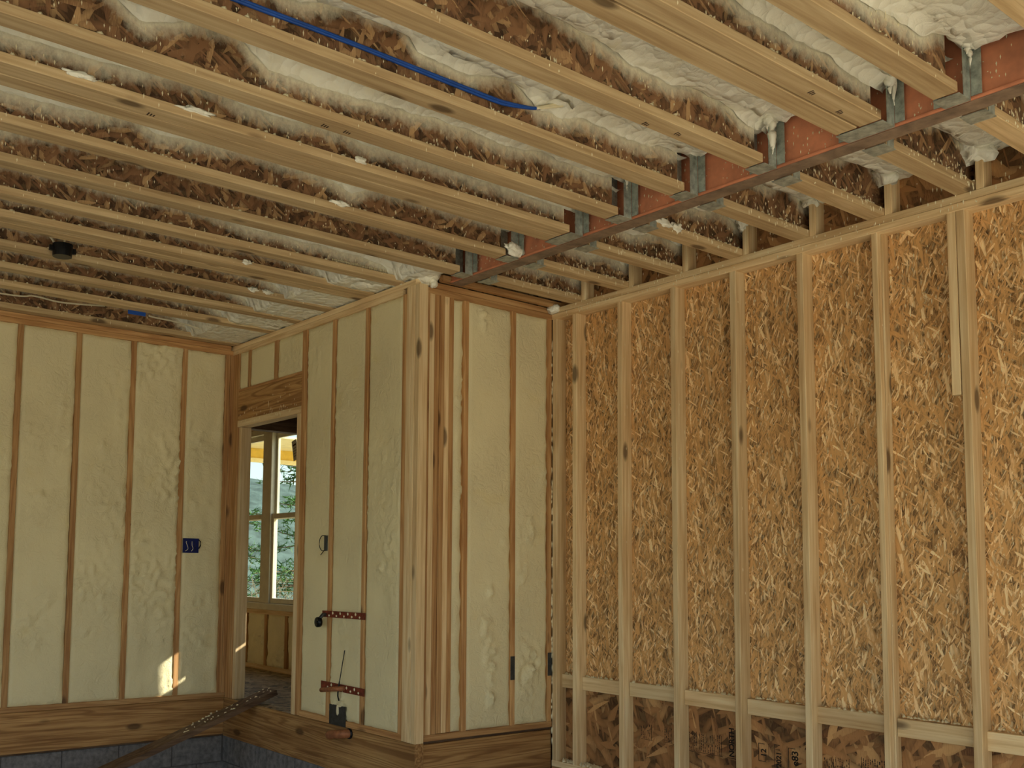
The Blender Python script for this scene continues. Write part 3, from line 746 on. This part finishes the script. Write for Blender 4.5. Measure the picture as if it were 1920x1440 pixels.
for k in range(5):
    pl_ = lumber('print_line', XW + .0290, XW + .0299, 8.26, 8.32, 2.70 + k * .026, 2.704 + k * .026 + (.012 if k == 4 else 0), 'inkfade', lb, ch=.0001); pl_.matrix_parent_inverse = Matrix.Identity(4)

# ================================================================== THINGS
# ---- plank leaning on the threshold
pk = empty('wood_plank', (3.55, 6.65, .70), 'dark weathered plank propped across the doorway threshold', 'plank')
a_, b_ = Vector((3.655, 6.64, .722)), Vector((1.60, 6.56, .03))
ax_ = (b_ - a_).normalized(); sd_ = ax_.cross(Vector((0, 0, 1))).normalized(); up_ = sd_.cross(ax_).normalized()
vs_, fs = [], []
for t in range(7):
    p = a_.lerp(b_, t / 6) + up_ * (-.012 * math.sin(math.pi * t / 6))
    for s, u in ((-.075, -.019), (.075, -.019), (.075, .019), (-.075, .019)): vs_.append(p + sd_ * s + up_ * u)
for t in range(6):
    for k in range(4):
        q = (k + 1) % 4; fs.append((t * 4 + k, t * 4 + q, t * 4 + 4 + q, t * 4 + 4 + k))
fs += [(3, 2, 1, 0), (24, 25, 26, 27)]
pydata('board', vs_, fs, 'oldwood', pk)
sp = Drops()
for _ in range(40):
    t = U(.0, .35); sp.add(a_.lerp(b_, t) + up_ * .02 + sd_ * U(-.07, .07), up_, U(.003, .009), U(.004, .014), ax_)
sp.done('foam_splatter', pk)
# ---- electrical box on the left wall
eb = empty('outlet_box', (3.18, YL, 1.79), 'open navy blue outlet box set in the foam of the left wall', 'outlet box')
def hollow(y, x0, x1, z0, z1, dep, t):
    o = [(x0, z0), (x1, z0), (x1, z1), (x0, z1)]; n_ = [(x0 + t, z0 + t), (x1 - t, z0 + t), (x1 - t, z1 - t), (x0 + t, z1 - t)]
    vs_ = [(a, y, b) for a, b in o] + [(a, y, b) for a, b in n_] + [(a, y + dep, b) for a, b in n_] + [(a, y + dep, b) for a, b in o]
    fs = []
    for k in range(4):
        q = (k + 1) % 4
        fs += [(k, q, 4 + q, 4 + k), (4 + k, 4 + q, 8 + q, 8 + k), (12 + k, 12 + q, q, k)]
    fs += [(8, 9, 10, 11)]
    return vs_, fs
pydata('box_shell', *hollow(YL - .014, 3.121, 3.245, 1.742, 1.852, .011, .005), 'bluebox', eb)
for k in range(4):
    tube('wire', spline([(3.15 + k * .022, YL - .006, 1.83), (3.145 + k * .024, YL - .010, 1.82 - .01 * k), (3.16 + k * .02, YL - .012, 1.775), (3.14 + k * .025, YL - .008, 1.755)], 6), .0022, 'black' if k % 2 else 'whitecable', eb, 5)
tube('mounting_ear', [(3.246, YL - .006, 1.845), (3.262, YL - .006, 1.83), (3.264, YL - .006, 1.80), (3.25, YL - .006, 1.775)], .004, 'black', eb, 6)
# ---- grey bracket with wire ring on the door wall
rg = empty('wire_ring_bracket', (XD, 5.69, 1.80), 'small black wire loop with a grey bracket beside a door wall stud', 'bracket')
lumber('plate', XD - .006, XD + .004, 5.648, 5.682, 1.755, 1.856, 'slate', rg)
pts = [(XD - .012, 5.685 + .045 * math.sin(t) * 1.0 + .0, 1.806 + .051 * math.cos(t)) for t in [math.pi * k / 14 * 1.0 for k in range(15)]]
tube('loop', [(XD - .012, 5.650, 1.855)] + pts + [(XD - .012, 5.65, 1.757)], .0028, 'black', rg, 6)
tube('tail', [(XD - .012, 5.675, 1.752), (XD - .014, 5.707, 1.727)], .0028, 'black', rg, 6)
# ---- perforated straps with pipe stubs
def strap(label, z0, z1, dz, name='pipe_strap'):
    st = empty(name, (XD - .004, 5.43, z0), label, 'strap', 'rusty pipe straps on the door wall')
    n = 13; vs_, fs = [], []
    me = bpy.data.meshes.new('band'); bm = bmesh.new()
    L = 5.685 - 5.178
    for i in range(n + 1):
        y = 5.685 - L * i / n; zz = dz * i / n
        for x in (XD - .006, XD - .003):
            for z in (z0, z1): bm.verts.new((x, y, z + zz))
    bm.verts.ensure_lookup_table(); V = bm.verts
    for i in range(n):
        a, b = i * 4, i * 4 + 4
        for q in ((0, 1, 1, 0), (2, 3, 3, 2), (0, 2, 2, 0), (1, 3, 3, 1)):
            bm.faces.new((V[a + q[0]], V[a + q[1]], V[b + q[2]], V[b + q[3]]))
    bm.faces.new([V[k] for k in (0, 1, 3, 2)]); b = n * 4; bm.faces.new([V[b + k] for k in (0, 2, 3, 1)])
    bmesh.ops.recalc_face_normals(bm, faces=bm.faces); bm.to_mesh(me); bm.free(); obj('band', me, 'redstrap', st)
    for i in range(9):   # foam squeezed out through the holes
        y = 5.60 - i * .045; zz = (z0 + z1) / 2 + dz * (5.685 - y) / L + (.008 if i % 2 else -.009)
        blob('hole_plug', (XD - .006, y, zz), (.003, .010, .011 if i % 2 else .008), 'foam_drop', st, i, .2, 4, 1)
    return st
s1 = strap('upper rusty perforated strap spanning two door wall studs, with a black capped pipe', 1.319, 1.361, .004)
tube('pipe', [(XD + .02, 5.64, 1.335), (XD - .03, 5.64, 1.335), (XD - .05, 5.645, 1.31), (XD - .05, 5.648, 1.290)], .012, 'slate', s1, 10)
tube('cap', [(XD - .068, 5.648, 1.287), (XD - .045, 5.648, 1.287)], .033, 'black', s1, 18)
tube('cap_boss', [(XD - .074, 5.648, 1.287), (XD - .067, 5.648, 1.287)], .010, 'black', s1, 10)
s2 = strap('lower rusty perforated strap spanning two door wall studs, with a copper pipe stub', .856, .903, -.004)
tube('pipe', [(XD + .01, 5.40, .880), (XD - .03, 5.41, .878), (XD - .05, 5.46, .872), (XD - .055, 5.60, .853)], .015, 'copper', s2, 12)
tag(tube('black_wire', spline([(XD - .01, 5.398, 1.12), (XD - .02, 5.42, .98), (XD - .03, 5.437, .85), (XD - .02, 5.44, .80)], 8), [.003] * 12 + [.005] * 13, 'black', None, 7), 'thin black wire hanging between the two rusty straps', 'wire')
lumber_ = lumber('nail_plate', XD - .006, XD - .002, 5.385, 5.575, .638, .765, 'slate', None, ch=.001); tag(lumber_, 'large dark grey steel plate over the door wall bottom plate', 'nail plate', 'grey nail plates on the framing')
blob('foam_drip', (XD - .007, 5.475, .735), (.004, .016, .035), 'foam_drop', lumber_, 3, .3, 5, 2)
co = empty('copper_elbow', (XD - .02, 5.45, .585), 'copper pipe elbow poking out of the rim board under the grey plate', 'pipe')
tube('elbow', spline([(XD + .02, 5.34, .605), (XD - .02, 5.345, .606), (XD - .042, 5.38, .60), (XD - .05, 5.44, .592), (XD - .04, 5.51, .578), (XD - .012, 5.545, .566)], 6), .027, 'copper', co, 14)
tube('collar', [(XD - .002, 5.335, .606), (XD - .010, 5.335, .606)], .034, 'black', co, 14)
tag(lumber('nail_plate', 4.262, 4.298, YA - .003, YA, .957, 1.103, 'slate', None, ch=.001), 'narrow grey steel plate on the middle alcove stud', 'nail plate', 'grey nail plates on the framing')
tag(lumber('nail_plate', 4.586, 4.622, YA - .003, YA, .966, 1.113, 'slate', None, ch=.001), 'narrow grey steel plate on the alcove corner stud beside the board wall', 'nail plate', 'grey nail plates on the framing')
# ---- cables in the joist bays
bc = empty('blue_cable', (2, 2.83, ZT + .09), 'pair of bright blue cables clipped along a ceiling joist', 'cable')
for k in range(2):
    tube('strand', spline([(-.6, 2.842, ZT + .10), (.6, 2.842, ZT + .10 + .006 * k), (1.366, 2.84, 3.479 + .008 * k), (1.776, 2.84, 3.483 + .006 * k), (2.151, 2.838, 3.477 + .009 * k), (2.466, 2.836, 3.473 + .01 * k), (2.56, 2.836, 3.480 + .008 * k), (2.665, 2.832, 3.498 + .002 * k), (2.72, 2.830, 3.512)], 10), .0065, 'blue', bc, 7)
fc = empty('foam_coated_cable', (2.9, 2.82, 3.57), 'cable run buried under white foam beyond the blue cables', 'cable')
for k in range(2): tube('strand', spline([(2.70, 2.828, 3.506), (2.85, 2.815, 3.557 + .014 * k), (3.0, 2.80, 3.61 + .02 * k), (3.12, 2.78, 3.655 + .02 * k)], 8), .006, 'foam_drop', fc, 7)
tag(tube('white_cable', spline([(.6, 6.88, 3.45), (1.676, 6.86, 3.432), (1.882, 6.86, 3.452), (2.043, 6.86, 3.440), (2.208, 6.86, 3.450), (2.377, 6.88, 3.472)], 8), .006, 'whitecable', None, 7), 'white cable sagging beside the last joist over the left wall', 'cable')
tag(tube('white_cable', spline([(2.70, 6.88, 3.455), (2.74, 6.87, 3.446), (2.92, 6.86, 3.436), (3.156, 6.86, 3.408)], 8), .006, 'whitecable', None, 7), 'short white cable between blue tape and the doorway corner', 'cable')
tag(lumber('blue_tape', 2.42, 2.545, 6.452 + .089, 6.452 + .0915, ZT - .026, ZT + .012, 'blue', None, ch=.0005), 'short strip of blue tape on a joist near the left wall', 'tape')
jb = empty('ceiling_box', (1.68, 5.62, ZT + .03), 'round black ceiling junction box hung between two joists', 'junction box')
bm = bmesh.new(); bmesh.ops.create_cone(bm, cap_ends=True, segments=20, radius1=.052, radius2=.056, depth=.07)
bmesh.ops.translate(bm, verts=bm.verts, vec=(1.682, 5.600, ZT + .024)); me = bpy.data.meshes.new('drum'); bm.to_mesh(me); bm.free(); obj('drum', me, 'black', jb)
for dx in (-.062, .062): lumber('mounting_tab', 1.682 + dx - .012, 1.682 + dx + .012, 5.59, 5.61, ZT + .015, ZT + .045, 'black', jb)
tube('lead', spline([(1.645, 5.62, ZT + .05), (1.635, 5.625, ZT + .08), (1.60, 5.63, ZT + .12)], 6), .006, 'whitecable', jb, 7)
tube('lead', spline([(1.70, 5.62, ZT + .05), (1.70, 5.63, ZT + .08), (1.705, 5.635, ZT + .12)], 6), .006, 'whitecable', jb, 7)
# ---- stamps printed on the lower strand board
def stamp(txt, y, z, size, mat='ink', sx=1.):
    cu = bpy.data.curves.new('stamp_text', 'FONT'); cu.body = txt; cu.size = size; cu.extrude = .0002; cu.offset = .0011; cu.space_character = sx
    cu.materials.append(MT[mat])
    o = bpy.data.objects.new('stamp_text', cu); COL.objects.link(o)
    o.parent = wr; o.matrix_parent_inverse = Matrix.Translation(-wr.location)
    o.matrix_world = Matrix(((0, 0, -1, XOSB - .0006), (0, 1, 0, y), (1, 0, 0, z), (0, 0, 0, 1)))
    o.matrix_basis = Matrix(((0, 0, -1, XOSB - .0006), (0, 1, 0, y), (1, 0, 0, z), (0, 0, 0, 1)))
def bar(y0, y1, z0, z1, mat='ink'): lumber('stamp_line', XOSB - .0011, XOSB - .0002, y0, y1, z0, z1, mat, wr, ch=.0001)
stamp('NORTH', 3.370, .640, .046, sx=.95)
bar(3.355, 3.358, .632, .75); bar(3.358, 3.415, .632, .635)
stamp('12', 3.172, .672, .044); bar(3.215, 3.218, .648, .742); bar(3.175, 3.215, .648, .651); bar(3.18, 3.215, .739, .742); bar(3.155, 3.157, .65, .735, 'inkfade')
stamp('/2021', 3.083, .622, .040); bar(3.122, 3.124, .63, .75, 'inkfade'); bar(3.09, 3.12, .745, .748)
stamp('e83', 2.985, .655, .052); bar(3.038, 3.041, .64, .74); bar(3.046, 3.048, .63, .748, 'inkfade'); bar(3.0, 3.04, .74, .743)
def table(y0, y1, z0, z1, cols, dens=.75):
    bar(y0, y1, z0, z0 + .002)
    n = int((y1 - y0) / .0115)
    for k in range(n):
        y = y0 + (k + .5) * (y1 - y0) / n
        if k % cols == 0: bar(y, y + .0016, z0, z1)
        z = z0 + .006
        while z < z1 - .01:
            h = U(.004, .016)
            if rnd.random() < dens: bar(y, y + U(.002, .006), z, min(z + h, z1), 'inkfade')
            z += h + U(.002, .005)
table(3.445, 3.672, .632, .745, 4); table(3.785, 3.845, .655, .745, 3); table(3.935, 4.02, .650, .742, 9, .6)
table(2.70, 2.84, .63, .737, 6, .7); table(2.52, 2.66, .63, .757, 5, .7)

# ================================================================== OUTSIDE
tag(pydata('ground', [(-60, -80, -.15), (90, -80, -.15), (90, 90, -.15), (-60, 90, -.15)], [(0, 1, 2, 3)], 'ground'), 'dry grassy ground outside the house', 'ground', kind='structure')
po = empty('porch_roof', (7, 11.1, 2.9), 'sunlit yellow porch roof edge seen through the hall window', 'porch roof')
lumber('trim', 4.86, 9.5, 10.97, 11.02, 2.925, 2.978, 'porchlight', po)
lumber('beam', 4.86, 9.5, 11.0, 11.12, 2.975, 3.10, 'porch', po)
lumber('soffit_board', 4.86, 9.5, 10.55, 11.14, 3.10, 3.125, 'porchlight', po)
lumber('soffit_board', 4.86, 9.5, 9.95, 10.54, 3.102, 3.127, 'porchlight', po)
def hillmesh():
    vs_, fs = [], []; n = 30
    for i in range(n + 1):
        for j in range(8):
            a = i / n; x = -30 + 110 * a; h = 9.0 + 2.5 * mn.noise(Vector((x * .06, 0, 1)))
            vs_.append((x, 46 + j * 4 + 3 * mn.noise(Vector((x * .1, j, 0))), -.2 + h * math.sin(j / 7 * math.pi / 2) + .5 * mn.noise(Vector((x * .5, j, 5)))))
    for i in range(n):
        for j in range(7): q = i * 8 + j; fs.append((q, q + 8, q + 9, q + 1))
    return vs_, fs
tag(pydata('hill', *hillmesh(), 'hill', None, True), 'hazy wooded hillside far beyond the hall window', 'hill', kind='structure')
def pine(x, y, h, seed, label):
    rr = random.Random(seed); t = empty('pine_tree', (x, y, -.15), label, 'tree', 'evergreens outside the hall window')
    tube('trunk', [(x, y, -.15), (x + .05, y, h * .5), (x, y + .1, h)], [.11, .07, .02], 'bark', t, 8)
    bv, bf, nv, nf = [], [], [], []
    for b in range(64):
        z = .5 + (h - .6) * rr.random(); a = rr.uniform(0, 6.283); L = (1 - z / h) * 2.2 + .6
        p0 = Vector((x, y, z)); d_ = Vector((math.cos(a), math.sin(a), rr.uniform(-.15, .2)))
        pts = [p0, p0 + d_ * L * .5 + Vector((0, 0, rr.uniform(-.1, .1))), p0 + d_ * L + Vector((0, 0, rr.uniform(-.25, .1)))]
        v_, f_ = tubev(pts, [.022, .013, .004], 5); o = len(bv); bv += v_; bf += [tuple(q + o for q in k) for k in f_]
        for c in range(44):
            s = rr.uniform(.25, 1.02); c0 = p0.lerp(pts[2], s) + Vector((rr.gauss(0, .09), rr.gauss(0, .09), rr.gauss(0, .06)))
            for q in range(5):
                dd = Vector((rr.gauss(0, 1), rr.gauss(0, 1), rr.gauss(.25, .6))).normalized() * rr.uniform(.08, .19)
                sd2 = dd.cross(Vector((rr.gauss(0, 1), rr.gauss(0, 1), rr.gauss(0, 1)))).normalized() * .014
                i = len(nv); nv += [c0 - sd2, c0 + sd2, c0 + dd]; nf.append((i, i + 1, i + 2))
    pydata('branches', bv, bf, 'bark', t)['kind'] = 'stuff'
    pydata('needles', nv, nf, 'needle', t)['kind'] = 'stuff'
pine(11.0, 17.4, 6.2, 1, 'loose evergreen tree nearest the hall window'); pine(10.3, 23.0, 7.0, 2, 'evergreen tree showing left of the window mullion'); pine(16.0, 24.0, 7.5, 4, 'farther evergreen tree behind the nearest one')
rr = random.Random(9); bv, bf = [], []
for k in range(420):
    x = rr.uniform(5.8, 10.5); y = rr.uniform(12.4, 14.3); p = Vector((x, y, -.15)); h = rr.uniform(.8, 1.7)
    q = p + Vector((rr.gauss(0, .25), rr.gauss(0, .25), h)); m = p.lerp(q, .5) + Vector((rr.gauss(0, .1), rr.gauss(0, .1), 0))
    v_, f_ = tubev([p, m, q], [.012, .008, .003], 3); o = len(bv); bv += v_; bf += [tuple(i + o for i in k_) for k_ in f_]
    for _ in range(3):
        s = m.lerp(q, rr.random()); e = s + Vector((rr.gauss(0, .22), rr.gauss(0, .22), rr.uniform(.0, .3)))
        v_, f_ = tubev([s, e], [.005, .002], 3); o = len(bv); bv += v_; bf += [tuple(i + o for i in k_) for k_ in f_]
tag(pydata('dry_brush', bv, bf, 'twig'), 'tangle of dry leafless brush below the evergreens', 'brush', kind='stuff')
